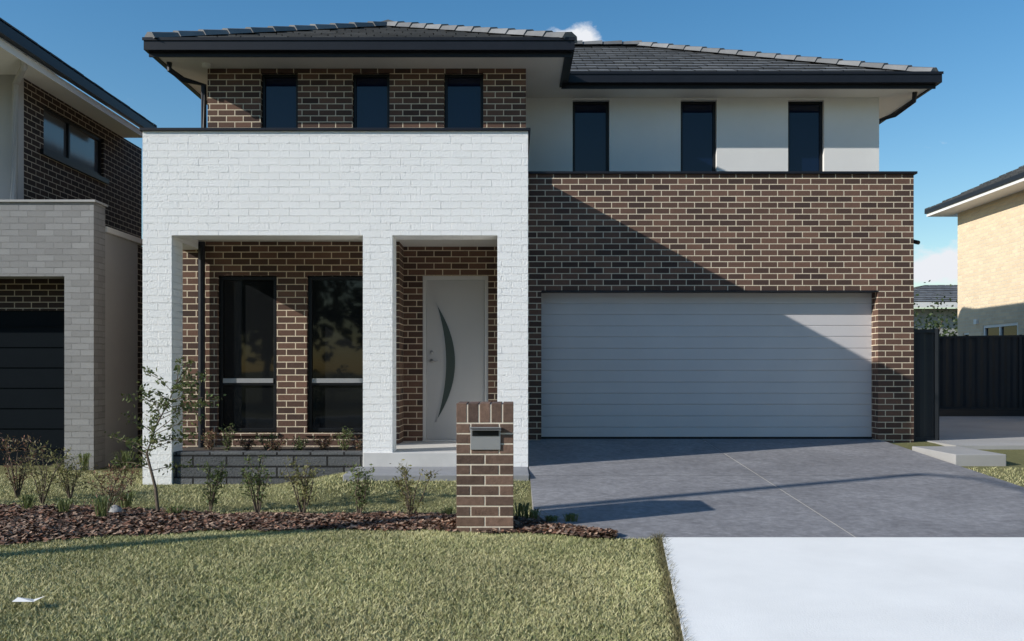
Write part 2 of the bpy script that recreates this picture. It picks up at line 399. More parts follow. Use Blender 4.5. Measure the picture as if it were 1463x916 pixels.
c=MB(); c.box(0.222,5.85,13.12,13.44,ZT,ZT+0.035); c.box(5.52,5.85,13.441,14.40,ZT,ZT+0.033); c.obj('garage_capping',M_cap,H,0.005)
c=MB(); c.box(0.3,5.55,13.41,14.5,3.5,3.55); c.obj('garage_roof_deck',M_cap,H)
c=MB(); c.box(0.43,5.29,13.152,13.40,2.146,2.164); c.obj('garage_lintel',M_cap,H)
D=MB(); n=13; z0=0.0; z1=2.16; hh=(z1-z0)/n; yd=13.40
for i in range(n):
    a=z0+i*hh; b=a+hh
    g=0.008 if i%3 else 0.014
    prof=[(yd+0.010,a),(yd+0.002,a+g),(yd,a+g+0.01),(yd,b-g*0.5),(yd+0.010,b)]
    for (ya,za),(y2,zb_) in zip(prof[:-1],prof[1:]):
        D.poly([(0.40,ya,za),(5.32,ya,za),(5.32,y2,zb_),(0.40,y2,zb_)])
D.box(0.40,5.32,yd+0.02,yd+0.06,0,2.16)
D.obj('garage_door',M_garage,H)
c=MB(); c.box(0.40,5.31,13.385,13.40,0.0,0.03); c.obj('garage_door_seal',M_black,H)
window(H,-3.915,-3.135,0.185,2.265,12.16,0.05,(0.83,),M_glassd,'front_window')
window(H,-2.725,-1.865,0.185,2.265,12.16,0.05,(0.83,),M_glassd,'front_window_wide')
c=MB(); c.box(-3.86,-3.19,12.15,12.163,0.84,0.90); c.box(-2.67,-1.92,12.15,12.163,0.84,0.90); c.obj('window_sash_rail',M_steel,H)
c=MB(); c.box(-3.95,-3.10,12.07,12.16,0.14,0.18); c.box(-2.76,-1.83,12.07,12.16,0.14,0.18); c.obj('window_sill',M_brick,H)
f=MB(); f.box(-1.24,-1.19,12.64,12.74,0.03,2.32); f.box(-0.38,-0.33,12.64,12.74,0.03,2.32); f.box(-1.19,-0.38,12.64,12.74,2.27,2.32); f.box(-1.24,-0.33,12.60,12.74,0.02,0.045)
f.obj('door_frame',M_doorfr,H,0.004)
f=MB(); f.box(-1.187,-0.383,12.68,12.72,0.048,2.267); f.obj('front_door',M_door,H,0.003)
cz,hz=1.12,0.83
pts_o=[];pts_i=[]
for i in range(25):
    t=-1+2*i/24
    z=cz+hz*t; xo=-1.06+0.275*(1-t*t); xi=-1.06+0.135*(1-t*t)
    pts_o.append((xo,z)); pts_i.append((xi-0.0,z*1.0))
g=MB(); fr=MB()
for i in range(24):
    (a,za),(b,zb_)=pts_o[i],pts_o[i+1]; (c1,zc),(d1,zd_)=pts_i[i],pts_i[i+1]
    g.poly([(c1,12.672,zc),(a,12.672,za),(b,12.672,zb_),(d1,12.672,zd_)])
    for p,q,s in ((a,b,1),(c1,d1,-1)):
        fr.poly([(p-0.007,12.668,za),(p+0.007,12.668,za),(q+0.007,12.668,zb_),(q-0.007,12.668,zb_)])
        fr.poly([(p-0.007,12.668,za),(q-0.007,12.668,zb_),(q-0.007,12.68,zb_),(p-0.007,12.68,za)])
g.obj('door_crescent_glass',M_glassf,H); fr.obj('door_crescent_trim',M_steel,H)
h=MB(); h.tube([(-1.12,12.68,1.14),(-1.12,12.66,1.14)],0.028,12); h.tube([(-1.12,12.66,1.14),(-1.12,12.63,1.14),(-1.03,12.625,1.14)],0.01,8); h.tube([(-1.12,12.68,1.26),(-1.12,12.655,1.26)],0.025,12)
h.obj('door_handle',M_steel,H,smooth=True)
d=MB(); d.tube([(-4.1,12.02,2.7),(-4.1,12.02,-0.1)],0.045,10)
d.obj('porch_downpipe',M_cap,H,smooth=False)
U=MB()
lw=[(-3.59,-3.06),(-2.28,-1.75),(-0.97,-0.41)]
wall(U,'x',-4.35,0.20,3.3,5.32,13.0,13.2,[(a,b,4.1,5.26) for a,b in lw])
U.box(-4.35,-4.15,13.2,21.2,3.3,5.32); U.box(0.0,0.20,13.2,14.399,3.3,5.32)
U.obj('brick_wall_upper',M_brick,H)
V=MB()
rw=[(0.96,1.54),(2.67,3.24),(4.37,4.94)]
wall(V,'x',0.0,5.81,3.5,5.32,14.4,14.6,[(a,b,3.98,5.285) for a,b in rw])
V.box(5.61,5.81,14.6,21.2,3.5,5.32); V.box(-4.15,5.61,21.0,21.2,3.3,5.32)
V.obj('render_wall_upper',M_render,H)
for a,b in lw: window(H,a+.003,b-.003,4.103,5.257,13.07,0.04,(),M_glass,'upper_window')
for a,b in rw: window(H,a+.003,b-.003,3.983,5.282,14.47,0.04,(),M_glass,'upper_window')
T=MB()
ze=5.5
slope(T,(-4.95,12.4,0),(1,0,0),(0,1,0),5.75,2.875,ze,1,1,T=TANP)
slope(T,(0.80,12.4,0),(0,1,0),(-1,0,0),5.3,2.875,ze,1,0,T=TANP)
slope(T,(-4.95,17.7,0),(0,-1,0),(1,0,0),5.3,2.875,ze,0,1,T=TANP)
slope(T,(-4.90,13.85,0),(1,0,0),(0,1,0),11.34,3.95,ze-0.01,1,1)
slope(T,(6.44,13.85,0),(0,1,0),(-1,0,0),7.9,3.95,ze-0.01,1,1)
slope(T,(6.44,21.75,0),(-1,0,0),(0,-1,0),11.34,3.95,ze-0.01,1,1)
slope(T,(-4.90,21.75,0),(0,-1,0),(1,0,0),7.9,3.95,ze-0.01,1,1)
zr=ze+TANP*2.875; zm=ze-0.01+TAN*3.95
caps(T,(-4.93,12.42,ze+.03),(-2.075,15.275,zr+.03)); caps(T,(0.78,12.42,ze+.03),(-2.075,15.275,zr+.03)); caps(T,(-2.075,15.25,zr+.03),(-2.075,17.0,zr+.03))
caps(T,(6.42,13.87,ze+.03),(2.49,17.8,zm+.03)); caps(T,(2.5,17.8,zm+.03),(-0.95,17.8,zm+.03)); caps(T,(6.42,21.73,ze+.03),(2.49,17.8,zm+.03)); caps(T,(-4.88,21.73,ze+.03),(-0.95,17.8,zm+.03))
T.obj('roof_tiles',M_tile,H)
G=MB()
G.box(-5.0,0.85,12.35,12.45,5.36,5.515); G.box(-4.97,0.82,12.451,12.48,5.30,5.505)
G.box(0.75,0.849,12.481,13.75,5.36,5.513); G.box(0.72,0.749,12.481,13.80,5.30,5.505)
G.box(0.72,6.50,13.75,13.85,5.362,5.512); G.box(0.752,6.45,13.851,13.88,5.30,5.505)
G.box(6.40,6.50,13.851,21.8,5.36,5.512); G.box(-5.0,-4.90,12.451,21.8,5.36,5.512); G.box(-5.0,6.5,21.81,21.9,5.36,5.51)
G.box(6.37,6.399,13.88,21.8,5.30,5.505); G.box(-4.899,-4.87,12.48,21.8,5.30,5.505)
G.box(-5.015,0.865,12.335,12.349,5.485,5.525); G.box(0.88,6.515,13.735,13.749,5.485,5.522)
G.obj('gutter_fascia',M_cap,H)
S=MB(); S.box(-4.87,0.72,12.481,13.88,5.32,5.34); S.box(-4.87,6.37,13.881,21.8,5.32,5.34); S.obj('soffit',M_soffit,H)
dp=MB()
dp.tube([(-4.8,12.75,5.36),(-4.8,12.75,5.22),(-4.66,12.9,5.13),(-4.42,13.05,5.1),(-4.42,13.05,4.0)],0.04,8)
dp.tube([(6.25,14.1,5.36),(6.25,14.15,5.2),(6.1,14.5,5.08),(5.87,14.68,5.02),(5.87,14.68,3.9)],0.04,8)
dp.obj('roof_downpipes',M_cap,H)
l=MB(); l.box(5.811,5.87,13.3,13.38,2.86,2.93); l.tube([(5.85,13.32,2.9),(5.9,13.2,2.86)],0.03,8); l.obj('security_light',M_black,H)
l=MB(); l.tube([(-4.3,12.8,5.32),(-4.3,12.8,5.27)],0.06,10); l.obj('eave_sensor',M_white_p,H)

# ------------------------------------------------------------------ LEFT NEIGHBOUR
HL=empty('brick_house')
a=MB()
wall(a,'x',-11.0,-5.7,-0.5,3.30,12.4,12.75,[(-10.4,-6.1,-0.5,2.29)])
a.obj('front_frame_wall',M_nbrick,HL)
a=MB(); a.box(-11.03,-5.67,12.37,12.78,3.30,3.33); a.obj('frame_capping',M_nrender,HL)
a=MB(); a.box(-5.95,-5.72,12.751,13.9,-0.5,2.95); a.obj('side_render_wall',M_nrender,HL)
a=MB(); a.box(-5.97,-5.69,12.79,14.2,2.951,3.03); a.obj('side_white_trim',M_soffit,HL)
a=MB(); a.box(-11,-5.96,12.95,13.1,1.86,3.0); a.box(-5.98,-5.80,13.901,18,-0.5,2.95)
wall(a,'y',13.05,17.2,2.95,5.2,-7.2,-7.0,[(13.6,15.6,4.32,4.98)])
a.obj('dark_brick_wall',M_dbrick,HL)
a=MB(); a.box(-11,-7.001,12.9,13.049,3.0,5.2); a.obj('upper_render_wall',M_nrender,HL)
a=MB(); a.box(-11,-5.96,12.98,13.04,-0.4,1.858)
a.obj('neighbour_garage_door',M_gatecol,HL)
a=MB()
for i in range(1,8): a.box(-11,-5.99,12.965,12.979,-0.4+i*0.29,-0.385+i*0.29)
a.obj('neighbour_garage_ribs',M_gatecol,HL)
a=MB()
for (y0,y1,z0,z1) in [(13.6,15.6,4.32,4.37),(13.6,15.6,4.93,4.98),(13.6,13.65,4.37,4.93),(15.55,15.6,4.37,4.93),(14.45,14.5,4.37,4.93)]: a.box(-7.12,-7.04,y0,y1,z0,z1)
a.box(-7.03,-6.95,13.5,15.7,4.22,4.30)
a.obj('side_window_frame',M_black,HL)
a=MB(); a.box(-7.1,-7.08,13.62,15.58,4.34,4.96); a.obj('side_window_glass',glass('side_glass',(0.10,0.105,0.11),0.1),HL)
a=MB(); a.box(-6.5,-6.4,11.3,16.4,5.24,5.40); a.box(-11,-6.501,11.3,11.4,5.24,5.40); a.obj('neighbour_gutter',M_cap,HL)
a=MB(); a.box(-11,-6.5,11.401,16.4,5.2,5.22); a.box(-6.52,-6.501,11.41,16.4,5.12,5.2); a.obj('neighbour_soffit',M_soffit,HL)
a=MB(); slope(a,(-6.4,11.3,0),(0,1,0),(-1,0,0),5.1,2.5,5.38,1,1); slope(a,(-11.2,11.3,0),(1,0,0),(0,1,0),4.8,2.4,5.38,1,1); a.obj('neighbour_roof',M_tile,HL)
a=MB(); a.tube([(-6.55,12.2,5.24),(-6.6,12.3,5.1),(-7.0,12.84,5.05),(-7.05,12.84,3.3)],0.045,8); a.obj('neighbour_downpipe',M_nrender,HL)

# ------------------------------------------------------------------ RIGHT NEIGHBOUR
HR=empty('brick_house')
a=MB()
wall(a,'y',12,24.3,-0.2,5.2,11.9,12.1,[(21.4,23.0,1.1,2.15),(23.7,24.0,1.3,2.0)])
a.box(12.1,20,24.1,24.3,-0.2,5.2)
a.obj('cream_brick_wall',M_cream,HR)
a=MB()
for (y0,y1,z0,z1) in [(21.4,23.0,1.1,1.17),(21.4,23.0,2.08,2.15),(21.4,21.47,1.17,2.08),(22.93,23,1.17,2.08),(22.2,22.26,1.17,2.08),(23.7,24,1.3,1.35),(23.7,24,1.95,2.0)]: a.box(11.92,11.99,y0,y1,z0,z1)
a.obj('cream_house_window_frame',M_white_p,HR)
a=MB(); a.box(11.96,11.97,21.4,24,1.1,2.15); a.obj('cream_house_window_glass',M_glassd,HR)
a=MB(); a.box(11.3,11.42,12,24.8,5.2,5.36); a.box(11.421,20,24.7,24.8,5.2,5.36); a.box(11.42,11.9,12,24.7,5.2,5.22); a.obj('cream_house_fascia',M_white_p,HR)
a=MB(); a.box(11.26,11.299,11.95,24.84,5.28,5.38); a.obj('cream_house_gutter',M_cap,HR)
a=MB(); slope(a,(11.26,24.84,0),(0,-1,0),(1,0,0),13,4,5.38,1,0); a.obj('cream_house_roof',M_tile,HR)
a=MB(); a.box(11.84,11.9,23.2,23.35,2.2,2.32); a.obj('wall_vent',M_white_p,HR)  # small white box for the vent on the side wall, not a light
HF=empty('bungalow_house')
a=MB(); a.box(14.6,22,35,42,-0.2,3.4); a.obj('bungalow_wall',M_nrender,HF)
a=MB(); a.box(14.0,22.5,34.4,34.5,3.4,3.6); a.box(14.0,14.1,34.5,42,3.4,3.6); a.obj('bungalow_fascia',M_white_p,HF)
a=MB(); slope(a,(14.0,34.4,0),(1,0,0),(0,1,0),9,3.0,3.6,1,1,T=0.3); slope(a,(14.0,43.4,0),(0,-1,0),(1,0,0),9,3.0,3.6,1,1,T=0.3); a.obj('bungalow_roof',M_tile,HF)

# fences
def fence(name,x0,y0,x1,y1,z0,z1,mat):
    mb=MB(); d=Vector((x1-x0,y1-y0,0)); L=d.length; d.normalize(); nrm=Vector((d.y,-d.x,0))
    step=0.06; n=int(L/step); prev=None
    for i in range(n+1):
        s=i*step; o=0.012 if (i//2)%2 else -0.012
        p=Vector((x0,y0,0))+d*s+nrm*o
        if prev is not None: mb.poly([(prev.x,prev.y,z0),(p.x,p.y,z0),(p.x,p.y,z1),(prev.x,prev.y,z1)])
        prev=p
    k=int(L/2.4)+1
    def bar(s0,s1,za,zb,t):
        A=Vector((x0,y0,0))+d*s0; B=Vector((x0,y0,0))+d*s1
        c=[A-nrm*t,B-nrm*t,B+nrm*t,A+nrm*t]
        lo=[(p.x,p.y,za) for p in c]; hi=[(p.x,p.y,zb) for p in c]
        mb.poly(hi); mb.poly(lo[::-1])
        for q in range(4): mb.poly([lo[q],lo[(q+1)%4],hi[(q+1)%4],hi[q]])
    bar(0,L,z1-0.04,z1+0.01,0.025); bar(0,L,z0-0.02,z0+0.04,0.025)
    for i in range(k+1):
        s=min(L-0.05,i*2.4); bar(s,s+0.05,z0-0.05,z1+0.02,0.03)
    return mb.obj(name,mat)
fence('metal_fence',5.86,13.35,6.24,13.35,-0.02,1.6,M_fence)
fence('metal_fence',6.24,13.35,6.24,30,-0.02,1.6,M_fence)
fence('metal_fence',9.3,21.6,15,18.9,0.12,1.8,M_fence)
a=MB(); a.box(9.3,11.6,20.4,20.55,-0.1,0.14); a.obj('retaining_edge',M_fence)

# ------------------------------------------------------------------ LETTERBOX
LB=empty('brick_letterbox')
lx0,lx1,ly0,ly1=-0.462,0.012,7.56,8.03
zb=-0.36
a=MB(); a.box(lx0+.0025,lx1-.0025,ly0+.0025,ly1-.0025,zb,0.72); a.obj('mortar_core',M_mortar,LB)
def bc():
    t=random.random(); base=np.array((0.20,0.125,0.092))*(1-t)+np.array((0.10,0.066,0.052))*t
    return tuple(base*random.uniform(0.85,1.15))
a=MB(); ch=0.0862; mj=0.012
nc=12
top=0.565
z=top-nc*ch
W=lx1-lx0
for i in range(nc):
    z0=z+i*ch+mj/2; z1=z+(i+1)*ch-mj/2
    hb=0.112; j=mj/2
    fb=[(0,0.231),(0.243,W)] if i%2==0 else [(0,hb),(hb+mj,W-hb-mj),(W-hb,W)]
    for (p,q) in fb:
        e=random.uniform(-0.0012,0.0008)
        a.box(lx0+p,lx0+q,ly0+e,ly0+hb,z0,z1,0,bc()); a.box(lx0+p,lx0+q,ly1-hb,ly1+e,z0,z1,0,bc())
    a.box(lx0,lx0+hb-0.001,ly0+hb+mj,ly0+0.23,z0,z1,0,bc()); a.box(lx0,lx0+hb-.001,ly0+0.24,ly1-hb-mj,z0,z1,0,bc())
    a.box(lx1-hb+.001,lx1,ly0+hb+mj,ly0+0.23,z0,z1,0,bc()); a.box(lx1-hb+.001,lx1,ly0+0.24,ly1-hb-mj,z0,z1,0,bc())
n=5; w=(W+mj)/n
for i in range(n):
    x=lx0+i*w
    a.box(x,x+w-mj,ly0,ly0+0.23,top+mj/2,top+0.165,0,bc()); a.box(x,x+w-mj,ly0+0.24,ly1,top+mj/2,top+0.165,0,bc())
a.obj('brick_courses',M_letter,LB,0.003)
a=MB(); cx=(lx0+lx1)/2+0.005
a.box(cx-0.125,cx+0.125,ly0-0.012,ly0-0.003,0.345,0.525); a.obj('mail_plate',M_steel,LB,0.003)
a=MB(); a.box(cx-0.11,cx+0.11,ly0-0.016,ly0-0.0125,0.46,0.505); a.obj('mail_slot',M_black,LB)
a=MB(); a.poly([(cx-.13,ly0-.004,0.53),(cx-.13,ly0-.05,0.51),(cx+.13,ly0-.05,0.51),(cx+.13,ly0-.004,0.53)]); a.box(cx-0.13,cx+0.13,ly0-0.05,ly0-0.004,0.526,0.534); a.obj('mail_hood',M_steel,LB)

# ------------------------------------------------------------------ garden bed (mulch)
fx=[-9,-4,-3.2,-2.4,-1.2,-0.5,0.2,0.62,0.83]; fy=[6.9,7.1,7.42,7.66,7.72,7.62,7.50,7.36,7.30]
bx=[-9,-4.5,-3.5,-2.6,-1.5,-0.5,0.15,0.5,0.83]; by=[9.3,8.9,8.7,8.4,8.4,8.4,8.10,7.7,7.36]
def fe(x): return np.interp(x,fx,fy)+0.03*np.sin(x*7)+0.02*np.sin(x*17+1)
def be(x): return np.interp(x,bx,by)+0.05*np.sin(x*6+2)+0.03*np.sin(x*15)
mb=MB()
xs=np.linspace(-9,0.83,120)
for i in range(119):
    for j in range(6):
        q=[]
        for (xi,t) in ((xs[i],j/6),(xs[i+1],j/6),(xs[i+1],(j+1)/6),(xs[i],(j+1)/6)):
            y=fe(xi)+(be(xi)-fe(xi))*t; q.append((xi,y,float(gz(xi,y))+0.012+0.03*math.sin(math.pi*t)))
        mb.poly(q)
mb.obj('garden_bed',M_soil)
n=26000
x=rng.uniform(-6.5,0.83,n); t=rng.uniform(-0.04,1.04,n); y=fe(x)+(be(x)-fe(x))*t+rng.normal(0,.03,n)
ok=~((x>lx0-.02)&(x<lx1+.02)&(y>ly0-.02)&(y<ly1+.02)); x,y,t=x[ok],y[ok],t[ok]; n=len(x)
z=gz(x,y)+0.02+0.03*np.sin(np.pi*np.clip(t,0,1))+rng.uniform(0,0.012,n)
ang=rng.uniform(0,np.pi*2,n); L=rng.uniform(0.010,0.032,n); Wd=rng.uniform(0.005,0.013,n)
u=np.stack([np.cos(ang),np.sin(ang),rng.uniform(-.5,.5,n)],1)*L[:,None]; v=np.stack([-np.sin(ang),np.cos(ang),rng.uniform(-.6,.6,n)],1)*Wd[:,None]
c=np.stack([x,y,z],1); verts=np.stack([c-u-v,c+u-v,c+u+v,c-u+v],1).reshape(-1,3)
pal=np.array([(0.22,0.11,0.07),(0.13,0.07,0.048),(0.36,0.24,0.17),(0.06,0.04,0.03),(0.26,0.18,0.13)])
cc=pal[rng.integers(0,5,n)]*rng.uniform(0.7,1.3,(n,1)); mesh_np('bark_mulch',verts,4,np.repeat(cc,4,0),M_chip)

# ------------------------------------------------------------------ grass
def grass(name,x,y,hmin,hmax,w,pal):
    n=len(x); z=gz(x,y)-0.003
    ang=rng.uniform(0,2*np.pi,n); h=rng.uniform(hmin,hmax,n); lean=rng.uniform(0.2,1.6,n)*h; la=rng.uniform(0,2*np.pi,n)
    wv=np.stack([np.cos(ang),np.sin(ang),0*ang],1)*(w*rng.uniform(0.6,1.3,n))[:,None]
    c=np.stack([x,y,z],1); tip=c+np.stack([np.cos(la)*lean,np.sin(la)*lean,h],1)
    verts=np.stack([c-wv,c+wv,tip],1).reshape(-1,3)
    pn=0.5*np.sin(x*1.9+1.3*np.sin(y*1.3))*np.sin(y*2.3+0.9*np.sin(x*1.7))+0.35*np.sin(x*5.1+y*3.7)*np.sin(y*6.3-x*2.1)
    p=np.clip(0.5+0.22*pn+rng.normal(0,0.25,n),0,1)
    cc=pal[0]*(1-p[:,None])+pal[1]*p[:,None]; cc=cc*rng.uniform(0.75,1.25,(n,1))
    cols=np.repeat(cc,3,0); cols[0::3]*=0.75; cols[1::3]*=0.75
    return mesh_np(name,verts,3,cols,M_grass)
PAL=(np.array((0.29,0.32,0.12)),np.array((0.72,0.64,0.36)))
n=250000
y=4.3+(7.8-4.3)*rng.random(n); x=rng.uniform(-4.6,1.25,n)
ok=(x<xl(y)-0.03)&(y<fe(x)-0.03)&((x>-0.6*y-0.6))
lawn=[(x[ok],y[ok])]
n=40000; y=rng.uniform(1.95,4.3,n); x=rng.uniform(-6,1,n); ok=(x<xl(y)-.03); lawn.append((x[ok],y[ok]))
n=20000; y=rng.uniform(2.0,7.8,n); x=rng.uniform(-9,-4,n); ok=y<fe(x)-.03; lawn.append((x[ok],y[ok]))
n=80000; y=rng.uniform(8.0,12.2,n); x=rng.uniform(-6.6,0.18,n)
ok=(y>be(x)+0.02)&~((x>-1.87)&(y>9.93))&~((x>-4.4)&(y>10.78)); lawn.append((x[ok],y[ok]))
n=20000; y=rng.uniform(7.3,10.85,n); x=rng.uniform(5.36,9,n); lawn.append((x,y))
gx=np.concatenate([a for a,b in lawn]); gy=np.concatenate([b for a,b in lawn])
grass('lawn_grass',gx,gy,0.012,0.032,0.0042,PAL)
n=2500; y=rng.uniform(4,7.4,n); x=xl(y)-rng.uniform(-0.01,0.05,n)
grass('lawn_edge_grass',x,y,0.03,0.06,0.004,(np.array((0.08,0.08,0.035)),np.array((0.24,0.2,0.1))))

# ------------------------------------------------------------------ plants
def shrub(name,x,y,h,w,nst,nlf,ls,pal,base=None,z=None,lean=(0,0),bare=0.2):
    z=float(gz(x,y)) if z is None else z
    E=empty(name); mb=MB(); tips=[]
    B=Vector((x,y,z-0.02))
    for i in range(nst):
        a=random.uniform(0,2*math.pi); r=w*0.5*random.uniform(0.3,1)
        T=Vector((x+math.cos(a)*r+lean[0],y+math.sin(a)*r*0.8+lean[1],z+h*random.uniform(0.65,1.0)))
        mid=(B+T)/2+Vector((random.uniform(-.1,.1)*w,random.uniform(-.1,.1)*w,h*0.08))
        mb.tube([B,mid,T],[0.006+h*0.004,0.004+h*0.002,0.002],5)
        for k in range(6):
            t=random.uniform(bare,1); p=B.lerp(mid,t*2) if t<0.5 else mid.lerp(T,(t-.5)*2)
            q=p+Vector((random.uniform(-1,1)*w*0.28,random.uniform(-1,1)*w*0.28,random.uniform(0,0.15)*h))
            mb.tube([p,q],[0.0025,0.0015],4); tips+=[p,q,(p+q)/2,p.lerp(q,.75)]
        tips+=[T,T]
    mb.obj('stems',M_wood,E)
    P_=np.array([tuple(t) for t in tips]); c=P_[rng.integers(0,len(P_),nlf)]+rng.normal(0,ls*1.0,(nlf,3))
    d=rng.normal(0,1,(nlf,3)); d/=np.linalg.norm(d,axis=1)[:,None]; e=np.cross(d,rng.normal(0,1,(nlf,3))); e/=np.linalg.norm(e,axis=1)[:,None]
    s=(ls*rng.uniform(0.5,1.2,nlf))[:,None]; d=d*s; e=e*s*0.38
    verts=np.stack([c-d,c+e,c+d,c-e],1).reshape(-1,3)
    p=rng.random((nlf,1)); cc=(np.array(pal[0])*(1-p)+np.array(pal[1])*p)*rng.uniform(0.6,1.3,(nlf,1))
    mesh_np('leaves',verts,4,np.repeat(cc,4,0),M_leaf,E)
    return E
GR=((0.09,0.13,0.045),(0.20,0.23,0.09)); YG=((0.16,0.17,0.06),(0.34,0.31,0.14)); RD=((0.24,0.10,0.08),(0.16,0.16,0.07))
def sapling():
    E=empty('sapling_tree'); mb=MB(); x0,y0=-3.28,8.45; z0=float(gz(x0,y0))-0.02
    tr=[Vector((x0,y0,z0)),Vector((x0-.03,y0,z0+.28)),Vector((x0-.12,y0+.02,z0+.6)),Vector((x0-.03,y0,z0+.85)),Vector((x0+.1,y0,z0+1.1)),Vector((x0+.18,y0,z0+1.3))]
    mb.tube(tr,[.018,.015,.011,.008,.005,.003],7); tips=[]
    for k in range(34):
        t=random.uniform(1.5,4.9); i=int(t); p=tr[i].lerp(tr[i+1],t-i)
        a=random.uniform(0,6.28); L=random.uniform(.18,.5)
        q=p+Vector((math.cos(a)*L,math.sin(a)*L*.7,random.uniform(-.02,.22)))
        m=(p+q)/2+Vector((0,0,.03)); mb.tube([p,m,q],[.004,.003,.0015],4)
        for s in (0.35,.5,.65,.8,.9,1): tips.append(p.lerp(q,s)+Vector((0,0,.02)))
    mb.obj('trunk',M_wood,E)
    P_=np.array([tuple(t) for t in tips]); n=1500; c=P_[rng.integers(0,len(P_),n)]+rng.normal(0,.025,(n,3))
    d=rng.normal(0,1,(n,3)); d/=np.linalg.norm(d,axis=1)[:,None]; e=np.cross(d,rng.normal(0,1,(n,3))); e/=np.linalg.norm(e,axis=1)[:,None]
    s=(.026*rng.uniform(.5,1.1,n))[:,None]; d*=s; e*=s*.45
    p=rng.random((n,1)); cc=(np.array(GR[0])*(1-p)+np.array(YG[0])*p)*rng.uniform(.6,1.3,(n,1))
    mesh_np('leaves',np.stack([c-d,c+e,c+d,c-e],1).reshape(-1,3),4,np.repeat(cc,4,0),M_leaf,E)
sapling()
for (px,D,h,w,pal) in [(300,8.7,.5,.3,GR),(368,8.4,.6,.28,GR),(432,8.4,.6,.34,YG),(512,8.3,.5,.3,GR),(585,8.2,.52,.4,YG),(150,8.5,.45,.6,RD),(60,9.2,.6,.6,YG),(25,9.6,.7,.5,RD),(100,9.6,.4,.5,YG),(-60,9.2,.7,.6,GR)]:
    shrub('garden_shrub',(px-731)*D/1300,D,h,w,8,560,0.020,pal)
for i in range(9):
    x=-3.85+i*0.24+random.uniform(-.08,.08); shrub('planter_shrub',x,11.35+random.uniform(-.1,.3),random.uniform(.14,.34),.26,6,300,.02,GR if i%2 else RD,z=-0.01,bare=0.1)
def tuft(x,y,h,n):
    z=float(gz(x,y)); mb=MB()
    for i in range(n):
        a=random.uniform(0,6.28); r=random.uniform(.3,1)*h*.9; w=.005
        s=Vector((-math.sin(a),math.cos(a),0))*w; p0=Vector((x+random.uniform(-.04,.04),y+random.uniform(-.04,.04),z))
        p1=p0+Vector((math.cos(a)*r*.45,math.sin(a)*r*.45,h*.8)); p2=p0+Vector((math.cos(a)*r,math.sin(a)*r,h*random.uniform(.4,.95)))
        v=random.uniform(.7,1.3); c=(.15*v,.18*v,.07*v)
        mb.poly([p0-s,p0+s,p1+s,p1-s],0,c); mb.poly([p1-s,p1+s,p2],0,c)
    mb.obj('grass_tuft',M_leaf)
for (px,D,h) in [(760,8.0,.16),(788,7.9,.11),(815,7.9,.13),(745,8.15,.2),(145,8.1,.28),(180,8.8,.22),(90,8.4,.2),(40,8.6,.22),(250,8.3,.14),(640,8.3,.12),(120,12.2,.3),(180,12.1,.35)]:
    tuft((px-731)*D/1300,D,h,36)
def rock(x,y,r,nm,mat):
    import bmesh
    bm=bmesh.new(); bmesh.ops.create_icosphere(bm,subdivisions=3,radius=r)
    for v in bm.verts: v.co*= 1+0.35*noise.noise(v.co*(2.5/r)*0.4+Vector((x,y,0))); v.co.z*=1.1
    me=bpy.data.meshes.new(nm); bm.to_mesh(me); bm.free(); me.materials.append(mat)
    o=bpy.data.objects.new(nm,me); o.location=(x,y,float(gz(x,y))+r*0.6); scene.collection.objects.link(o)
rock(-3.66,8.4,0.06,'garden_stone',M_sidec)
a=MB(); a.poly([(-2.98,5.42,-.375),(-2.84,5.40,-.37),(-2.82,5.50,-.36),(-2.90,5.52,-.385),(-2.97,5.47,-.36)]); a.obj('paper_litter',M_white_p)

# ------------------------------------------------------------------ distant trees
def treemass(name,spots,dens=1300,ls=0.022):
    V=[];C=[]; mb=MB()
    for (x,y,h,w) in spots:
        mb.tube([(x,y,-.8),(x+.1,y,h*.35),(x,y+.1,h*.7)],[.22*h/8,.16*h/8,.06*h/8],7)
        k=14; cl=np.stack([x+rng.normal(0,w*.28,k),y+rng.normal(0,w*.28,k),h*rng.uniform(.35,.92,k)],1)
        for i in range(4): mb.tube([(x,y,h*.35),tuple(cl[i])],[.1*h/8,.03],5)
        n=dens; c=cl[rng.integers(0,k,n)]+rng.normal(0,w*.13,(n,3))
        d=rng.normal(0,1,(n,3)); d/=np.linalg.norm(d,axis=1)[:,None]; e=np.cross(d,rng.normal(0,1,(n,3))); e/=np.linalg.norm(e,axis=1)[:,None]
        s=(ls*h*rng.uniform(.5,1.2,n))[:,None]; d=d*s;e=e*s*.6
        V.append(np.stack([c-d,c+e,c+d,c-e],1).reshape(-1,3)); cc=np.array((.045,.065,.025))*rng.uniform(.5,1.7,(n,1)); C.append(np.repeat(cc,4,0))
    E=empty(name); mb.obj('trunks',M_wood,E); mesh_np('crowns',np.concatenate(V),4,np.concatenate(C),M_leaf,E)
treemass('distant_trees',[(-30,-24,8,7),(-24,-20,8,7),(-18,-23,9,7),(-12,-20,8,6),(-6,-22,8,7),(0,-21,9,7),(6,-22,9,7),(12,-20,8,7),(18,-22,9,7),(24,-21,8,7),(31,-23,8,7)],2200,0.04)
treemass('background_trees',[(13.2,29,2.9,3),(14.6,30,3.0,3),(11.8,31,3.2,3),(17,60,6,6),(24,62,6,6),(31,60,5,6)])
SL=MB(); SL.tube([(-9,4.55,-.5),(-9,4.55,4),(-9,4.55,7.2)],[.09,.08,.07],10); SL.tube([(-9,4.55,7.2),(-9,4.0,7.45),(-9,3.0,7.5)],[.045,.04,.035],8); SL.box(-9.12,-8.88,2.5,3.1,7.44,7.56)
SL.obj('street_lamp',M_steel)

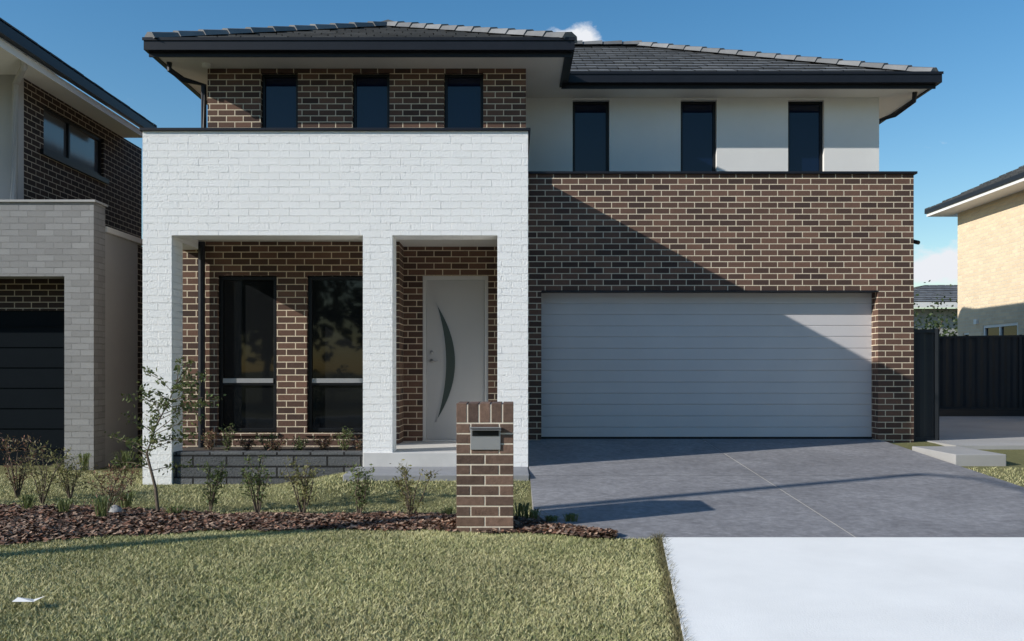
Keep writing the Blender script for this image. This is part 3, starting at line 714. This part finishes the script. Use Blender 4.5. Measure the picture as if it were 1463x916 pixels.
# ------------------------------------------------------------------ light
sd=Vector((1,0.42,-0.54)).normalized()
el=math.asin(-sd.z); az=math.atan2(-sd.x,-sd.y)
L=bpy.data.lights.new('sun','SUN'); L.energy=5.0; L.angle=math.radians(0.5); L.color=(1.0,0.965,0.90)
lo=bpy.data.objects.new('sun',L); lo.rotation_euler=sd.to_track_quat('-Z','Y').to_euler(); lo.location=(-20,-8,15); scene.collection.objects.link(lo)
w=bpy.data.worlds.new('World'); scene.world=w; w.use_nodes=True; nt=w.node_tree
bg=nt.nodes['Background']; bg.inputs['Strength'].default_value=0.12
sky=N(nt,'ShaderNodeTexSky'); sky.sky_type='NISHITA'; sky.sun_disc=False; sky.sun_elevation=el; sky.sun_rotation=az%(2*math.pi)
sky.air_density=1.15; sky.dust_density=0.25; sky.ozone_density=1.8
hs=N(nt,'ShaderNodeHueSaturation'); hs.inputs['Saturation'].default_value=1.38; hs.inputs['Value'].default_value=1.12; nt.links.new(sky.outputs[0],hs.inputs['Color'])
tc=N(nt,'ShaderNodeTexCoord')
nz=N(nt,'ShaderNodeTexNoise',Scale=22.0,Detail=8.0,Roughness=0.6); 
mpn=N(nt,'ShaderNodeMapping'); mpn.inputs['Scale'].default_value=(1,1,1.8); nt.links.new(tc.outputs['Generated'],mpn.inputs['Vector']); nt.links.new(mpn.outputs[0],nz.inputs['Vector'])
def blob(dirv,rx,rz):
    d=Vector(dirv).normalized()
    s=N(nt,'ShaderNodeVectorMath',operation='SUBTRACT'); s.inputs[1].default_value=d; nt.links.new(tc.outputs['Generated'],s.inputs[0])
    m=N(nt,'ShaderNodeVectorMath',operation='MULTIPLY'); m.inputs[1].default_value=(1/rx,1/rx,1/rz); nt.links.new(s.outputs[0],m.inputs[0])
    l=N(nt,'ShaderNodeVectorMath',operation='LENGTH'); nt.links.new(m.outputs[0],l.inputs[0])
    r=N(nt,'ShaderNodeMapRange'); r.inputs['From Min'].default_value=0.2; r.inputs['From Max'].default_value=1.0; r.inputs['To Min'].default_value=1; r.inputs['To Max'].default_value=0
    nt.links.new(l.outputs['Value'],r.inputs['Value']); return r.outputs[0]
b1=blob((95,1300,474),0.050,0.018); b2=blob((620,1300,150),0.10,0.032)
mx=N(nt,'ShaderNodeMath',operation='MAXIMUM'); nt.links.new(b1,mx.inputs[0]); nt.links.new(b2,mx.inputs[1])
ad=N(nt,'ShaderNodeMath',operation='MULTIPLY_ADD'); ad.inputs[1].default_value=0.5; nt.links.new(mx.outputs[0],ad.inputs[0]); nt.links.new(nz.outputs['Fac'],ad.inputs[2])
mr=N(nt,'ShaderNodeMapRange'); mr.inputs['From Min'].default_value=0.70; mr.inputs['From Max'].default_value=0.90; nt.links.new(ad.outputs[0],mr.inputs['Value'])
mix=N(nt,'ShaderNodeMixRGB'); mix.inputs['Color2'].default_value=(7.0,7.2,7.6,1); nt.links.new(mr.outputs[0],mix.inputs['Fac']); nt.links.new(hs.outputs[0],mix.inputs['Color1'])
nt.links.new(mix.outputs[0],bg.inputs['Color'])

# ------------------------------------------------------------------ camera
cam=bpy.data.cameras.new('camera'); co=bpy.data.objects.new('camera',cam); scene.collection.objects.link(co)
co.location=(0,0,1.0); co.rotation_euler=(math.radians(90),0,0)
cam.sensor_width=36; cam.lens=36*1300/1463; cam.shift_y=72/1463; cam.clip_end=3000; cam.clip_start=0.05
scene.camera=co
